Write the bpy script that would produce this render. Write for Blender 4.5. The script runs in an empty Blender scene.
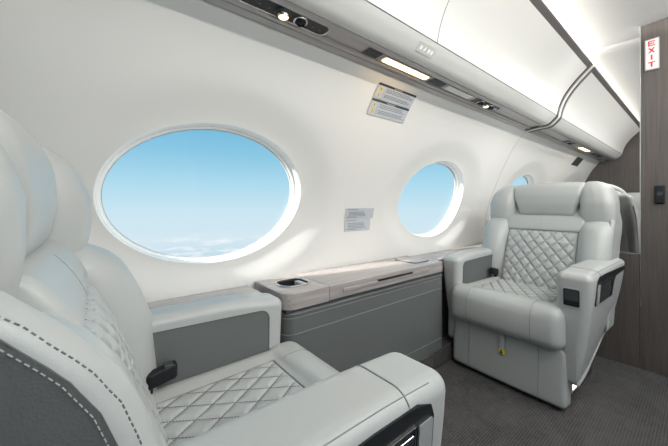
import bpy, bmesh, math, random
from mathutils import Vector, Matrix
from mathutils.bvhtree import BVHTree
random.seed(4)
SC = bpy.context.scene
COL = SC.collection
PI = math.pi
sin, cos = math.sin, math.cos

# ------------------------------------------------------------------ materials
MATS = {}
def mat(name, col, rough=.5, metal=0., bump=None, emit=None, coat=0., spec=.5, var=None, sheen=0):
    m = bpy.data.materials.new(name); m.use_nodes = True
    nt = m.node_tree; b = nt.nodes['Principled BSDF']
    b.inputs['Base Color'].default_value = (*col, 1)
    b.inputs['Roughness'].default_value = rough
    b.inputs['Metallic'].default_value = metal
    b.inputs['Coat Weight'].default_value = coat
    b.inputs['Specular IOR Level'].default_value = spec
    if sheen: b.inputs['Sheen Weight'].default_value = sheen
    if emit:
        b.inputs['Emission Color'].default_value = (*emit[0], 1)
        b.inputs['Emission Strength'].default_value = emit[1]
    tc = nt.nodes.new('ShaderNodeTexCoord')
    if var:
        n = nt.nodes.new('ShaderNodeTexNoise'); n.inputs['Scale'].default_value = var[0]
        n.inputs['Detail'].default_value = 4
        nt.links.new(tc.outputs['Object'], n.inputs['Vector'])
        r = nt.nodes.new('ShaderNodeValToRGB')
        r.color_ramp.elements[0].position = .3; r.color_ramp.elements[1].position = .7
        k = var[1]
        r.color_ramp.elements[0].color = (*[c*(1-k) for c in col], 1)
        r.color_ramp.elements[1].color = (*[min(1, c*(1+k)) for c in col], 1)
        nt.links.new(n.outputs['Fac'], r.inputs['Fac']); nt.links.new(r.outputs['Color'], b.inputs['Base Color'])
    if bump:
        kind, sc, st = bump
        if kind == 'noise':
            n = nt.nodes.new('ShaderNodeTexNoise'); n.inputs['Scale'].default_value = sc; n.inputs['Detail'].default_value = 3
            o = n.outputs['Fac']
        else:
            n = nt.nodes.new('ShaderNodeTexVoronoi'); n.inputs['Scale'].default_value = sc
            o = n.outputs['Distance']
        nt.links.new(tc.outputs['Object'], n.inputs['Vector'])
        bp = nt.nodes.new('ShaderNodeBump'); bp.inputs['Strength'].default_value = st; bp.inputs['Distance'].default_value = .001
        nt.links.new(o, bp.inputs['Height']); nt.links.new(bp.outputs['Normal'], b.inputs['Normal'])
    MATS[name] = m
    return m

leather = mat('pale_leather', (.455, .470, .463), .36, bump=('voronoi', 520, .10))
leather_seam = mat('leather_seam', (.22, .23, .23), .7)
dark_leather = mat('charcoal_leather', (.125, .135, .133), .45, bump=('voronoi', 420, .22))
shell_leather = mat('slate_leather', (.10, .106, .106), .5, bump=('voronoi', 420, .22))
thread = mat('thread', (.40, .41, .40), .7)
dark_thread = mat('dark_thread', (.16, .17, .17), .7)
wall_m = mat('cream_panel', (.76, .755, .73), .55, bump=('noise', 300, .02))
bin_m = mat('bin_panel', (.66, .66, .64), .42)
ceil_m = mat('ceiling_panel', (.74, .735, .715), .6)
ring_m = mat('window_reveal', (.92, .92, .90), .35)
gasket = mat('window_gasket', (.45, .45, .44), .6)
dark_strip = mat('gasket_strip', (.11, .106, .103), .5)
blackp = mat('black_plastic', (.012, .014, .017), .45, spec=.3)
graph = mat('graphite_plastic', (.05, .055, .06), .4)
button = mat('button_glass', (.03, .035, .045), .15)
chrome = mat('brushed_chrome', (.6, .6, .6), .25, metal=1)
silver = mat('silver_trim', (.48, .49, .49), .4, metal=.35)
label_m = mat('label_face', (.50, .53, .57), .5)
ink = mat('label_ink', (.05, .055, .07), .6)
ink2 = mat('label_print', (.17, .19, .23), .6)
yellow = mat('warning_yellow', (.85, .62, .05), .5)
white_m = mat('sign_white', (.82, .82, .82), .4)
red_m = mat('sign_red', (.70, .02, .05), .4)
tagy = mat('tag_yellow', (.82, .68, .03), .4)
warm = mat('warm_lamp', (1, .8, .5), .4, emit=((1, .68, .34), 3.2))
warm_s = mat('warm_reading_lamp', (1, .85, .6), .4, emit=((1, .78, .46), 1.6))
floor_lamp = mat('floor_lamp_face', (1, .9, .75), .4, emit=((1, .86, .68), 4.0))
lens_m = mat('frosted_lens', (.72, .72, .72), .3)
icon_m = mat('icon_white', (.95, .95, .95), .4, emit=((1, 1, 1), .15))
icon_bg = mat('icon_plate', (.60, .60, .58), .4)

def wood(name, c1, c2, rough, axis, scale=1., metal=0., coat=0.):
    m = bpy.data.materials.new(name); m.use_nodes = True; nt = m.node_tree; b = nt.nodes['Principled BSDF']
    tc = nt.nodes.new('ShaderNodeTexCoord'); mp = nt.nodes.new('ShaderNodeMapping')
    s = [90*scale]*3; s[axis] = 2.2*scale
    mp.inputs['Scale'].default_value = s
    n = nt.nodes.new('ShaderNodeTexNoise'); n.inputs['Scale'].default_value = 1.6; n.inputs['Detail'].default_value = 6; n.inputs['Roughness'].default_value = .6
    n.inputs['Distortion'].default_value = .3
    r = nt.nodes.new('ShaderNodeValToRGB')
    r.color_ramp.elements[0].position = .33; r.color_ramp.elements[0].color = (*c1, 1)
    r.color_ramp.elements[1].position = .68; r.color_ramp.elements[1].color = (*c2, 1)
    nt.links.new(tc.outputs['Object'], mp.inputs['Vector']); nt.links.new(mp.outputs['Vector'], n.inputs['Vector'])
    nt.links.new(n.outputs['Fac'], r.inputs['Fac']); nt.links.new(r.outputs['Color'], b.inputs['Base Color'])
    b.inputs['Roughness'].default_value = rough; b.inputs['Metallic'].default_value = metal; b.inputs['Coat Weight'].default_value = coat
    return m
wood_v = wood('grey_wood_panel', (.080, .069, .064), (.125, .110, .103), .45, 2)
wood_x = wood('grey_wood_top', (.30, .27, .26), (.43, .395, .385), .26, 0, coat=.35)
psu_m = wood('grey_metallic_panel', (.33, .31, .31), (.41, .39, .39), .36, 0, metal=.25)

def carpet_mat():
    m = bpy.data.materials.new('ribbed_carpet'); m.use_nodes = True; nt = m.node_tree; b = nt.nodes['Principled BSDF']
    L = nt.links
    tc = nt.nodes.new('ShaderNodeTexCoord')
    w = nt.nodes.new('ShaderNodeTexWave'); w.wave_type = 'BANDS'; w.bands_direction = 'Y'
    w.inputs['Scale'].default_value = 34; w.inputs['Distortion'].default_value = 3.0; w.inputs['Detail'].default_value = 3; w.inputs['Detail Scale'].default_value = 6
    w2 = nt.nodes.new('ShaderNodeTexWave'); w2.wave_type = 'BANDS'; w2.bands_direction = 'X'
    w2.inputs['Scale'].default_value = 40; w2.inputs['Distortion'].default_value = 2.5; w2.inputs['Detail'].default_value = 3; w2.inputs['Detail Scale'].default_value = 8
    n = nt.nodes.new('ShaderNodeTexNoise'); n.inputs['Scale'].default_value = 6; n.inputs['Detail'].default_value = 12; n.inputs['Roughness'].default_value = .88
    mp = nt.nodes.new('ShaderNodeMapping'); mp.inputs['Scale'].default_value = (1.0, 1.0, 1)
    nf = nt.nodes.new('ShaderNodeTexNoise'); nf.inputs['Scale'].default_value = 350; nf.inputs['Detail'].default_value = 2
    for x in (w, w2, nf): L.new(tc.outputs['Object'], x.inputs['Vector'])
    L.new(tc.outputs['Object'], mp.inputs['Vector']); L.new(mp.outputs['Vector'], n.inputs['Vector'])
    a = nt.nodes.new('ShaderNodeMath'); a.operation = 'MULTIPLY_ADD'; a.inputs[1].default_value = .22
    L.new(w.outputs['Fac'], a.inputs[0]); L.new(n.outputs['Fac'], a.inputs[2])
    a2 = nt.nodes.new('ShaderNodeMath'); a2.operation = 'MULTIPLY_ADD'; a2.inputs[1].default_value = .22
    L.new(w2.outputs['Fac'], a2.inputs[0]); L.new(a.outputs[0], a2.inputs[2])
    a3 = nt.nodes.new('ShaderNodeMath'); a3.operation = 'MULTIPLY_ADD'; a3.inputs[1].default_value = .25
    L.new(nf.outputs['Fac'], a3.inputs[0]); L.new(a2.outputs[0], a3.inputs[2])
    r = nt.nodes.new('ShaderNodeValToRGB')
    r.color_ramp.elements[0].position = .55; r.color_ramp.elements[0].color = (.02, .02, .021, 1)
    r.color_ramp.elements[1].position = .95; r.color_ramp.elements[1].color = (.125, .122, .12, 1)
    L.new(a3.outputs[0], r.inputs['Fac']); L.new(r.outputs['Color'], b.inputs['Base Color'])
    b.inputs['Roughness'].default_value = .95; b.inputs['Specular IOR Level'].default_value = .1
    bp = nt.nodes.new('ShaderNodeBump'); bp.inputs['Strength'].default_value = .8; bp.inputs['Distance'].default_value = .006
    L.new(a3.outputs[0], bp.inputs['Height']); L.new(bp.outputs['Normal'], b.inputs['Normal'])
    return m
carpet = carpet_mat()

def glass_mat():
    m = bpy.data.materials.new('window_glass'); m.use_nodes = True; nt = m.node_tree
    for n in list(nt.nodes): nt.nodes.remove(n)
    o = nt.nodes.new('ShaderNodeOutputMaterial'); t = nt.nodes.new('ShaderNodeBsdfTransparent'); g = nt.nodes.new('ShaderNodeBsdfGlossy')
    g.inputs['Roughness'].default_value = .02
    mx = nt.nodes.new('ShaderNodeMixShader'); mx.inputs[0].default_value = .012
    nt.links.new(t.outputs[0], mx.inputs[1]); nt.links.new(g.outputs[0], mx.inputs[2]); nt.links.new(mx.outputs[0], o.inputs[0])
    return m
glass = glass_mat()

# ------------------------------------------------------------------ mesh helpers
class M:
    """collects vertices and faces of ONE mesh"""
    def __init__(s): s.v = []; s.f = []; s.mi = []
    def add(s, vs, fs, mi=0):
        o = len(s.v); s.v += [tuple(v) for v in vs]
        s.f += [tuple(i+o for i in f) for f in fs]; s.mi += [mi]*len(fs)
        return s
    def build(s, name, mats, parent=None, smooth=True, angle=None, loc=None):
        me = bpy.data.meshes.new(name); me.from_pydata(s.v, [], s.f); me.update()
        if not isinstance(mats, (list, tuple)): mats = [mats]
        for m in mats: me.materials.append(m)
        bm = bmesh.new(); bm.from_mesh(me)
        bmesh.ops.recalc_face_normals(bm, faces=bm.faces); bm.to_mesh(me); bm.free()
        for p, i in zip(me.polygons, s.mi): p.material_index = i
        me.polygons.foreach_set('use_smooth', [smooth]*len(me.polygons))
        o = bpy.data.objects.new(name, me); COL.objects.link(o)
        if smooth: me.set_sharp_from_angle(angle=math.radians(angle or 40))
        if loc: o.location = loc
        if parent: o.parent = parent
        return o

def axis_samples(h, r, k, m):
    r = min(r, h*.999)
    c = [r*math.tan(PI/4*i/k) for i in range(k+1)]
    left = [-(h-r)-x for x in reversed(c)]
    right = [(h-r)+x for x in c]
    mid = [-(h-r)+2*(h-r)*i/(m+1) for i in range(1, m+1)]
    return left+mid+right

def rbox(half, r, center=(0, 0, 0), n=(4, 4, 4), k=4, fn=None):
    """rounded box; fn(x,y,z) -> new point works in the box's own centred coordinates"""
    hx, hy, hz = half
    r = min(r, hx*.98, hy*.98, hz*.98)
    S = [axis_samples(h, r, k, m) for h, m in zip((hx, hy, hz), n)]
    H = (hx, hy, hz); vid = {}; V = []; F = []
    def vert(p):
        key = tuple(round(c, 6) for c in p)
        if key in vid: return vid[key]
        q = [max(-(h-r), min(h-r, c)) for c, h in zip(p, H)]
        d = [a-b for a, b in zip(p, q)]; L = math.sqrt(sum(x*x for x in d))
        if L > 1e-9: q = [a+r*b/L for a, b in zip(q, d)]
        if fn: q = fn(*q)
        vid[key] = len(V); V.append((q[0]+center[0], q[1]+center[1], q[2]+center[2])); return vid[key]
    for ax in range(3):
        u, v = (ax+1) % 3, (ax+2) % 3
        for sg in (-1, 1):
            for i in range(len(S[u])-1):
                for j in range(len(S[v])-1):
                    q = []
                    for a, b in ((i, j), (i+1, j), (i+1, j+1), (i, j+1)):
                        p = [0, 0, 0]; p[ax] = sg*H[ax]; p[u] = S[u][a]; p[v] = S[v][b]; q.append(vert(p))
                    if len(set(q)) >= 3:
                        qq = []
                        for t in q:
                            if t not in qq: qq.append(t)
                        F.append(tuple(qq))
    return M().add(V, F)

def box(x0, x1, y0, y1, z0, z1, r=.004, k=2, n=(0, 0, 0)):
    return rbox(((x1-x0)/2, (y1-y0)/2, (z1-z0)/2), r, ((x0+x1)/2, (y0+y1)/2, (z0+z1)/2), n=n, k=k)

def tube(pts, r, seg=6, closed=False, m=None):
    m = m or M(); P = [Vector(p) for p in pts]; n = len(P); V = []; F = []
    up = Vector((0.123, .31, .94)).normalized()
    for i, p in enumerate(P):
        a = P[(i-1) % n] if (closed or i > 0) else p; b = P[(i+1) % n] if (closed or i < n-1) else p
        t = (b-a).normalized()
        u = t.cross(up)
        if u.length < .05: u = t.cross(Vector((1, 0, 0)))
        u.normalize(); w = t.cross(u)
        for j in range(seg):
            an = 2*PI*j/seg; V.append(p+r*(cos(an)*u+sin(an)*w))
    for i in range(n if closed else n-1):
        a = i*seg; b = ((i+1) % n)*seg
        for j in range(seg): F.append((a+j, a+(j+1) % seg, b+(j+1) % seg, b+j))
    if not closed:
        F.append(tuple(range(seg))); F.append(tuple(range((n-1)*seg, n*seg)))
    m.add(V, F); return m

def dashes(pts, r, on=.006, off=.004):
    """a stitched line: short thread lengths along a polyline, in one mesh"""
    m = M(); P = [Vector(p) for p in pts]; L = [0]
    for a, b in zip(P, P[1:]): L.append(L[-1]+(b-a).length)
    def at(s):
        for i in range(len(P)-1):
            if s <= L[i+1]:
                t = (s-L[i])/max(1e-9, L[i+1]-L[i]); return P[i].lerp(P[i+1], t)
        return P[-1]
    s = 0
    while s+on < L[-1]:
        tube([at(s), at(s+on)], r, 5, m=m); s += on+off
    return m

def lerp_tab(tab, t):
    if t <= tab[0][0]:
        a, b = tab[0], tab[1]
    elif t >= tab[-1][0]:
        a, b = tab[-2], tab[-1]
    else:
        for a, b in zip(tab, tab[1:]):
            if a[0] <= t <= b[0]: break
    return a[1]+(b[1]-a[1])*(t-a[0])/(b[0]-a[0])

def smooth_tab(tab):
    """finer, rounder version of a table (Catmull-Rom)"""
    out = []; n = len(tab)
    for i in range(n-1):
        p0 = tab[max(0, i-1)]; p1 = tab[i]; p2 = tab[i+1]; p3 = tab[min(n-1, i+2)]
        for k in range(6):
            t = k/6
            out.append(tuple(.5*((2*b)+(-a+c)*t+(2*a-5*b+4*c-d)*t*t+(-a+3*b-3*c+d)*t**3) for a, b, c, d in zip(p0, p1, p2, p3)))
    out.append(tab[-1]); return out

def extrude_x(prof, x0, x1, n=1, thick=None):
    """profile of (y,z) swept along x"""
    m = M(); k = len(prof)
    V = []; F = []
    for i in range(n+1):
        x = x0+(x1-x0)*i/n
        V += [(x, y, z) for y, z in prof]
    for i in range(n):
        for j in range(k-1):
            F.append((i*k+j, i*k+j+1, (i+1)*k+j+1, (i+1)*k+j))
    m.add(V, F)
    return m

def closed_x(prof, x0, x1):
    """closed profile of (y,z) swept along x with end caps"""
    k = len(prof); V = [(x0, y, z) for y, z in prof]+[(x1, y, z) for y, z in prof]
    F = [(j, (j+1) % k, k+(j+1) % k, k+j) for j in range(k)]+[tuple(range(k)), tuple(range(2*k-1, k-1, -1))]
    return M().add(V, F)

def thicken(prof, t):
    """a closed profile made of an open one and its copy pushed outboard/up"""
    out = []
    n = len(prof)
    for i in range(n):
        a = Vector(prof[max(0, i-1)]); b = Vector(prof[min(n-1, i+1)]); d = (b-a).normalized(); nn = Vector((-d.y, d.x))
        out.append(tuple(Vector(prof[i])+nn*t))
    return list(prof)+out[::-1]

def prism(poly, fn, d):
    """2D polygon (a,b) -> fn(a,b,depth)"""
    k = len(poly); V = [fn(a, b, 0) for a, b in poly]+[fn(a, b, d) for a, b in poly]
    F = [(j, (j+1) % k, k+(j+1) % k, k+j) for j in range(k)]+[tuple(range(k)), tuple(range(2*k-1, k-1, -1))]
    return M().add(V, F)

def rrect(x0, x1, y0, y1, r, seg=6):
    P = []
    for cx, cy, a0 in ((x1-r, y1-r, 0), (x0+r, y1-r, PI/2), (x0+r, y0+r, PI), (x1-r, y0+r, 3*PI/2)):
        for i in range(seg+1):
            a = a0+PI/2*i/seg; P.append((cx+r*cos(a), cy+r*sin(a)))
    return P

def struct(o, kind='structure'): o['kind'] = kind; return o
def tag(o, label, cat, group=None):
    o['label'] = label; o['category'] = cat
    if group: o['group'] = group
    return o
def empty(name, loc=(0, 0, 0), rz=0):
    o = bpy.data.objects.new(name, None); COL.objects.link(o); o.location = loc; o.rotation_euler = (0, 0, rz); o.empty_display_size = .1
    return o

# ------------------------------------------------------------------ cabin shell
WTAB = smooth_tab([(0, 1.17), (.30, 1.185), (.566, 1.19), (.80, 1.185), (.953, 1.148), (1.084, 1.098), (1.201, 1.048), (1.369, .965), (1.481, .880)])
ZB, ZT = .50, 1.481
def W(z): return lerp_tab(WTAB, z)
WINS = [-1.086, .380, 1.846, 3.312, 4.778]
A, B, CZ = .376, .259, .938
HALF = .733
def sm(t): t = max(0, min(1, t)); return t*t*(3-2*t)
SCOOP, SDEP = 1.52, .030
def wall_pt(cx, dx, z):
    r = math.hypot(dx/A, (z-CZ)/B)
    return (cx+dx, W(z)+SDEP*sm((SCOOP-r)/(SCOOP-1)), z)
NT = 112
def wall_tiles(wins, x_from=None, x_to=None):
    m = M()
    for cx in wins:
        V = []; F = []
        rings = [1.0, 1.012, 1.03, 1.06, 1.1, 1.16, 1.22, 1.3, 1.38, 1.46, 1.54]
        outer = []
        for j in range(NT):
            th = 2*PI*j/NT; c, s = cos(th), sin(th)
            tx = HALF/abs(A*c) if abs(c) > 1e-6 else 1e9
            tz = ((ZT-CZ) if s > 0 else (CZ-ZB))/abs(B*s) if abs(s) > 1e-6 else 1e9
            outer.append(min(tx, tz))
        nr = len(rings)+5
        for i in range(nr):
            for j in range(NT):
                th = 2*PI*j/NT; o = outer[j]
                if i < len(rings): r = 1+(rings[i]-1)*min(1, (o-1)/.56)
                else:
                    r1 = 1+.54*min(1, (o-1)/.56); r = r1+(o-r1)*(i-len(rings)+1)/5
                V.append(wall_pt(cx, A*r*cos(th), CZ+B*r*sin(th)))
        for i in range(nr-1):
            for j in range(NT): F.append((i*NT+j, i*NT+(j+1) % NT, (i+1)*NT+(j+1) % NT, (i+1)*NT+j))
        m.add(V, F)
        # the four corners of the tile
        for sx in (-1, 1):
            for zc in (ZB, ZT):
                best = sorted(range(NT), key=lambda j: (V[(nr-1)*NT+j][0]-(cx+sx*HALF))**2+(V[(nr-1)*NT+j][2]-zc)**2)[:2]
                a, b = [V[(nr-1)*NT+j] for j in best]
                m.add([a, b, (cx+sx*HALF, W(zc), zc)], [(0, 1, 2)])
        # below the window down to the floor
        zs = [0, .1, .2, .3, .4, ZB]
        V = [(cx+sx*HALF, W(z), z) for z in zs for sx in (-1, 1)]
        m.add(V, [(2*i, 2*i+1, 2*i+3, 2*i+2) for i in range(len(zs)-1)])
        # rounded return and the reveal
        prof = [(1.0, 0), (.992, .0015), (.986, .006), (.983, .012), (.975, .045)]
        V = []; F = []
        for r, d in prof:
            for j in range(NT):
                th = 2*PI*j/NT; x, y, z = wall_pt(cx, A*cos(th), CZ+B*sin(th))
                V.append((cx+A*r*cos(th), y+d, CZ+B*r*sin(th)))
        for i in range(len(prof)-1):
            for j in range(NT): F.append((i*NT+j, i*NT+(j+1) % NT, (i+1)*NT+(j+1) % NT, (i+1)*NT+j))
        m.add(V, F, 1)
    return m
def mirror_y(m):
    m.v = [(x, -y, z) for x, y, z in m.v]; return m

struct(wall_tiles(WINS).build('wall_left', [wall_m, ring_m], angle=50))
struct(mirror_y(wall_tiles(WINS)).build('wall_right', [wall_m, ring_m], angle=50))

def ell_ring(cx, prof, sy=1):
    """swept ring: list of (scale, outboard offset)"""
    V = []; F = []; n = len(prof)
    for r, d in prof:
        for j in range(NT):
            th = 2*PI*j/NT; z0 = CZ+B*sin(th)
            V.append((cx+A*r*cos(th), sy*(W(z0)+SDEP+d), CZ+B*r*sin(th)))
    for i in range(n):
        k = (i+1) % n
        for j in range(NT): F.append((i*NT+j, i*NT+(j+1) % NT, k*NT+(j+1) % NT, k*NT+j))
    return M().add(V, F)
wi = 0
for sy in (1, -1):
    for cx in WINS:
        wi += 1
        fr = ell_ring(cx, [(.99, .040), (.955, .040), (.948, .046), (.948, .068), (.99, .068)], sy).build(f'window_{wi}', ring_m, angle=35)
        struct(fr)
        g = ell_ring(cx, [(.951, .052), (.943, .052), (.941, .056), (.943, .062), (.951, .062)], sy).build('window_gasket', gasket, fr)
        V = []; F = []
        for d in (.054, .058):
            for j in range(NT):
                th = 2*PI*j/NT; z0 = CZ+B*sin(th)
                V.append((cx+A*.945*cos(th), sy*(W(z0)+SDEP+d), CZ+B*.945*sin(th)))
        # pane as strips across, so it follows the wall's curve
        for o in (0, NT):
            for j in range(NT//2-1):
                a, b = (NT//4+j) % NT, (NT//4+j+1) % NT; c, d = (NT//4-j) % NT, (NT//4-j-1) % NT
                F.append(tuple(dict.fromkeys((o+a, o+b, o+d, o+c))))
            j = NT//2-1
            a, b = (NT//4+j) % NT, (NT//4+j+1) % NT; c = (NT//4-j) % NT
            F.append((o+a, o+b, o+c))
        F = [f for f in F if len(f) > 2]
        M().add(V, F).build('window_pane', glass, fr)

# seam between the sidewall panels
XS = 2.640
sw = M()
tube([(XS, W(z)-.0005, z) for z in [.5+.0327*i for i in range(31)]], .0014, 6, m=sw)
struct(sw.build('trim_1', gasket))

struct(box(-1.85, 5.5, -1.22, 1.22, -.03, 0, .001).build('floor', carpet, smooth=False))
# carpeted riser along the sidewall
struct(box(-1.8, 5.42, .932, 1.185, 0, .094, .006).build('baseboard_left', carpet))
struct(box(-1.8, 5.42, -1.185, -.932, 0, .094, .006).build('baseboard_right', carpet))

CE = [(.70, 1.80), (.69, 1.86), (.665, 1.885), (.62, 1.897), (.56, 1.899), (.5, 1.896), (.4, 1.892), (.3, 1.889), (.22, 1.888), (.12, 1.893), (0, 1.898)]
CE = CE+[(-y, z) for y, z in CE[-2::-1]]
XC = 2.50
struct(closed_x(thicken(CE, -.03), -1.8, XC).build('ceiling', ceil_m, angle=30))
CE2 = [(y, z-.014-.02*max(0, .45-abs(y))) for y, z in CE]
rows = []
for x, t in ((XC, 0), (XC+.004, .10), (XC+.03, .5), (XC+.07, .85), (XC+.12, 1), (5.42, 1)):
    pr = [(y1, z1+(z2-z1)*t) for (y1, z1), (_, z2) in zip(CE, CE2)]
    rows.append([(x, y, z) for y, z in thicken(pr, -.03 if x == XC else -.05)])
k = len(rows[0]); V = [p for r in rows for p in r]
FF = [(i*k+j, i*k+(j+1) % k, (i+1)*k+(j+1) % k, (i+1)*k+j) for i in range(len(rows)-1) for j in range(k)]+[tuple(range(k)), tuple(range((len(rows)-1)*k, len(rows)*k))]
struct(M().add(V, FF).build('trim_2', ceil_m, angle=30))

struct(box(5.30, 5.34, -1.25, 1.25, 0, 1.95, .002).build('wall_far', wood_v, smooth=False))
struct(box(-1.84, -1.8, -1.25, 1.25, 0, 1.95, .002)  .build('wall_behind', wood_v, smooth=False))
pw = struct(box(2.355, 2.40, -1.17, .222, 0, 1.892, .003).build('wall_aft', wood_v, smooth=False))
t3 = struct(box(2.352, 2.403, .2225, .2265, .632, 1.888, .001).build('trim_3', silver))
pc = tag(box(2.357, 2.40, .2275, .925, 0, .632, .003).build('low_partition', wood_v, smooth=False), 'low dark wood half-height partition behind the right seat, joined to the tall wood panel', 'partition')

# ------------------------------------------------------------------ overhead bins
VAL = [(.745, 1.488), (.732, 1.489), (.715, 1.496), (.70, 1.508), (.682, 1.526), (.667, 1.545)]
DOOR = [(.665, 1.548), (.660, 1.575), (.651, 1.61), (.630, 1.662), (.597, 1.715), (.558, 1.763), (.520, 1.803), (.492, 1.831)]
DOORS = smooth_tab(DOOR)
def bin_unit(x0, x1, label, seam=None, icons=False):
    root = empty('overhead_bin', (x0, .62, 1.49)); tag(root, label, 'overhead bin', 'overhead bins along the window wall')
    def place(o): o.parent = root; o.matrix_parent_inverse = Matrix.Translation((-x0, -.62, -1.49)); return o
    place(closed_x(thicken(smooth_tab(VAL), -.012), x0, x1).build('valance', bin_m, angle=35))
    d = place(closed_x(thicken(DOORS, -.02), x0+.002, x1-.002).build('door', bin_m, angle=35))
    if seam:
        t = tube([(seam, y-.0004, z) for y, z in DOORS], .0013, 5).build('door_gap', dark_thread)
        place(t); 
    place(tube([(x0+.002, .6655, 1.5465), (x1-.002, .6655, 1.5465)], .0010, 5).build('hinge_line', dark_thread))
    place(closed_x([(.497, 1.826), (.474, 1.842), (.472, 1.850), (.480, 1.856), (.512, 1.846)], x0, x1).build('edge_strip', dark_strip, angle=25))
    place(closed_x([(.53, 1.825), (.70, 1.62), (.76, 1.56), (.87, 1.6), (.87, 1.7), (.7, 1.84), (.6, 1.85)], x0, x1).build('carcass', bin_m, smooth=False))
    if icons:
        P0, P1 = Vector((.7030, 1.505)), Vector((.679, 1.529))
        def pt(x, t, d):
            p = P0.lerp(P1, t); return (x, p.x-.7*d, p.y-.7*d)
        pl = place(prism(rrect(.972, 1.078, -.05, 1.05, .05), lambda a, b, d: pt(a, b, .0008+d), .0008).build('icon_plate', icon_bg, smooth=False))
        for k, x in enumerate((.992, 1.016, 1.042, 1.062)):
            ic = prism(rrect(x-.006, x+.006, .3, .7, .005) if k != 1 else [(x-.007, .25), (x+.006, .45), (x, .8)], lambda a, b, d: pt(a, b, .0016+d), .0005)
            o = ic.build('icon', icon_m, pl); 
    return root
bin_unit(-1.75, 2.585, 'long white overhead bin above the two big windows with thin door gap', seam=1.062, icons=True)
bin_unit(2.695, 5.28, 'short white overhead bin beyond the double dark joint, above the right seat')
# the joint between the two bins: two dark gaskets with a pale band between
jr = empty('bin_joint_band', (2.64, .62, 1.49)); tag(jr, 'curved joint band of two dark gasket strips and a pale rib between the overhead bins', 'joint band')
full = smooth_tab([(.875, 1.4765), (.80, 1.484), (.745, 1.486)]+VAL[2:]+DOOR[1:]+[(.474, 1.848)])
for nm, xa, xb, mt, dd in (('gasket', 2.588, 2.612, dark_strip, .004), ('rib', 2.614, 2.664, bin_m, .001), ('gasket', 2.666, 2.692, dark_strip, .004)):
    pr = [(y-dd, z-dd) for y, z in full]
    o = closed_x(thicken(pr, -.02), xa, xb).build(nm, mt, angle=35); o.parent = jr; o.matrix_parent_inverse = Matrix.Translation((-2.64, -.62, -1.49))

# ------------------------------------------------------------------ service panels under the bins
PS = [(.7465, 1.494), (.748, 1.487), (.762, 1.484), (.770, 1.484), (.774, 1.490), (.828, 1.490), (.833, 1.4815), (.846, 1.4805), (.849, 1.485), (.852, 1.4795), (.876, 1.4765), (.880, 1.480), (.881, 1.492)]
ZP = 1.490
def disk(x, y, z, r, h, seg=24, m=None, tilt=(0, 0)):
    m = m or M(); V = []; 
    for d in (0, -h):
        for j in range(seg):
            a = 2*PI*j/seg; V.append((x+r*cos(a)+tilt[0]*-d, y+r*sin(a)+tilt[1]*-d, z+d))
    F = [(j, (j+1) % seg, seg+(j+1) % seg, seg+j) for j in range(seg)]+[tuple(range(seg)), tuple(range(seg, 2*seg))]
    m.add(V, F); return m
def lathe(x, y, z, prof, seg=28, tilt=0):
    """prof: (radius, drop) going down"""
    V = []; F = []
    for r, d in prof:
        for j in range(seg):
            a = 2*PI*j/seg; V.append((x+r*cos(a), y+r*sin(a)-tilt*d, z-d))
    for i in range(len(prof)-1):
        for j in range(seg): F.append((i*seg+j, i*seg+(j+1) % seg, (i+1)*seg+(j+1) % seg, (i+1)*seg+j))
    F.append(tuple(range(seg))); F.append(tuple(range((len(prof)-1)*seg, len(prof)*seg)))
    return M().add(V, F)
def psu(x0, x1, label):
    root = empty('service_panel', (x0, .81, ZP)); tag(root, label, 'service panel', 'service panels under the bins')
    def place(o, par=None):
        o.parent = par or root
        if par is None: o.matrix_parent_inverse = Matrix.Translation((-x0, -.81, -ZP))
        return o
    place(closed_x(thicken(PS, .006), x0, x1).build('rail', psu_m, angle=25))
    return root, place
def lampset(place, xa, xb, lights, vents, wide=.050, nm='lamp_recess', col=blackp):
    """black recess plate with ball lamps and air nozzles"""
    yc = .801
    p = place(prism(rrect(xa, xb, yc-wide/2, yc+wide/2, .018), lambda a, b, d: (a, b, ZP+.001-d), .0045).build(nm, col, smooth=False))
    place(tube([(a, b, ZP-.002) for a, b in rrect(xa-.004, xb+.004, yc-wide/2-.003, yc+wide/2+.003, .02)], .0024, 6, True).build('recess_bezel', chrome), None)
    for x in lights:
        place(lathe(x, yc, ZP-.003, [(.026, 0), (.0262, .003), (.024, .006), (.021, .006), (.020, .001)]).build('lamp_socket', graph), p)
        s = lathe(x, yc, ZP-.003, [(.019, 0), (.0195, .007), (.018, .013), (.0155, .016)], tilt=.25).build('reading_lamp', chrome); place(s, p)
        s2 = lathe(x, yc-.004, ZP-.0185, [(.0158, 0), (.013, .002), (.006, .004), (.001, .0045)]).build('lamp_lens', warm_s); place(s2, p)
    for x in vents:
        place(lathe(x, yc, ZP-.003, [(.024, 0), (.0242, .003), (.022, .006), (.019, .006), (.018, .001)]).build('nozzle_socket', chrome), p)
        place(lathe(x, yc, ZP-.003, [(.0175, 0), (.0178, .008), (.014, .013), (.0125, .013), (.011, .007), (.007, .007), (.006, .011), (.001, .012)], tilt=.2).build('air_nozzle', blackp), p)
    return p
root, place = psu(-1.75, 2.585, 'long grey metallic service panel above the big windows with amber strip lamp')
p = lampset(place, .318, .612, (.449,), (.512,))
for x in (.345, .375, .405, .56, .587):
    place(lathe(x, .803, ZP-.0035, [(.0045, 0), (.0042, .0016), (.002, .002)], 14).build('push_button', graph), p)
def grille(place, x0, x1, name='speaker_grille'):
    m = M(); n = int((x1-x0)/.006)
    for i in range(n):
        b = box(x0+i*.006, x0+i*.006+.0035, .781, .823, ZP-.004, ZP, .0006, 1); m.add(b.v, b.f)
    g = place(m.build(name, graph, smooth=False)); return g
bk = place(box(.795, .885, .779, .825, ZP-.0015, ZP+.003, .0005).build('grille_plate', psu_m))
grille(place, .80, .88)
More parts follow.
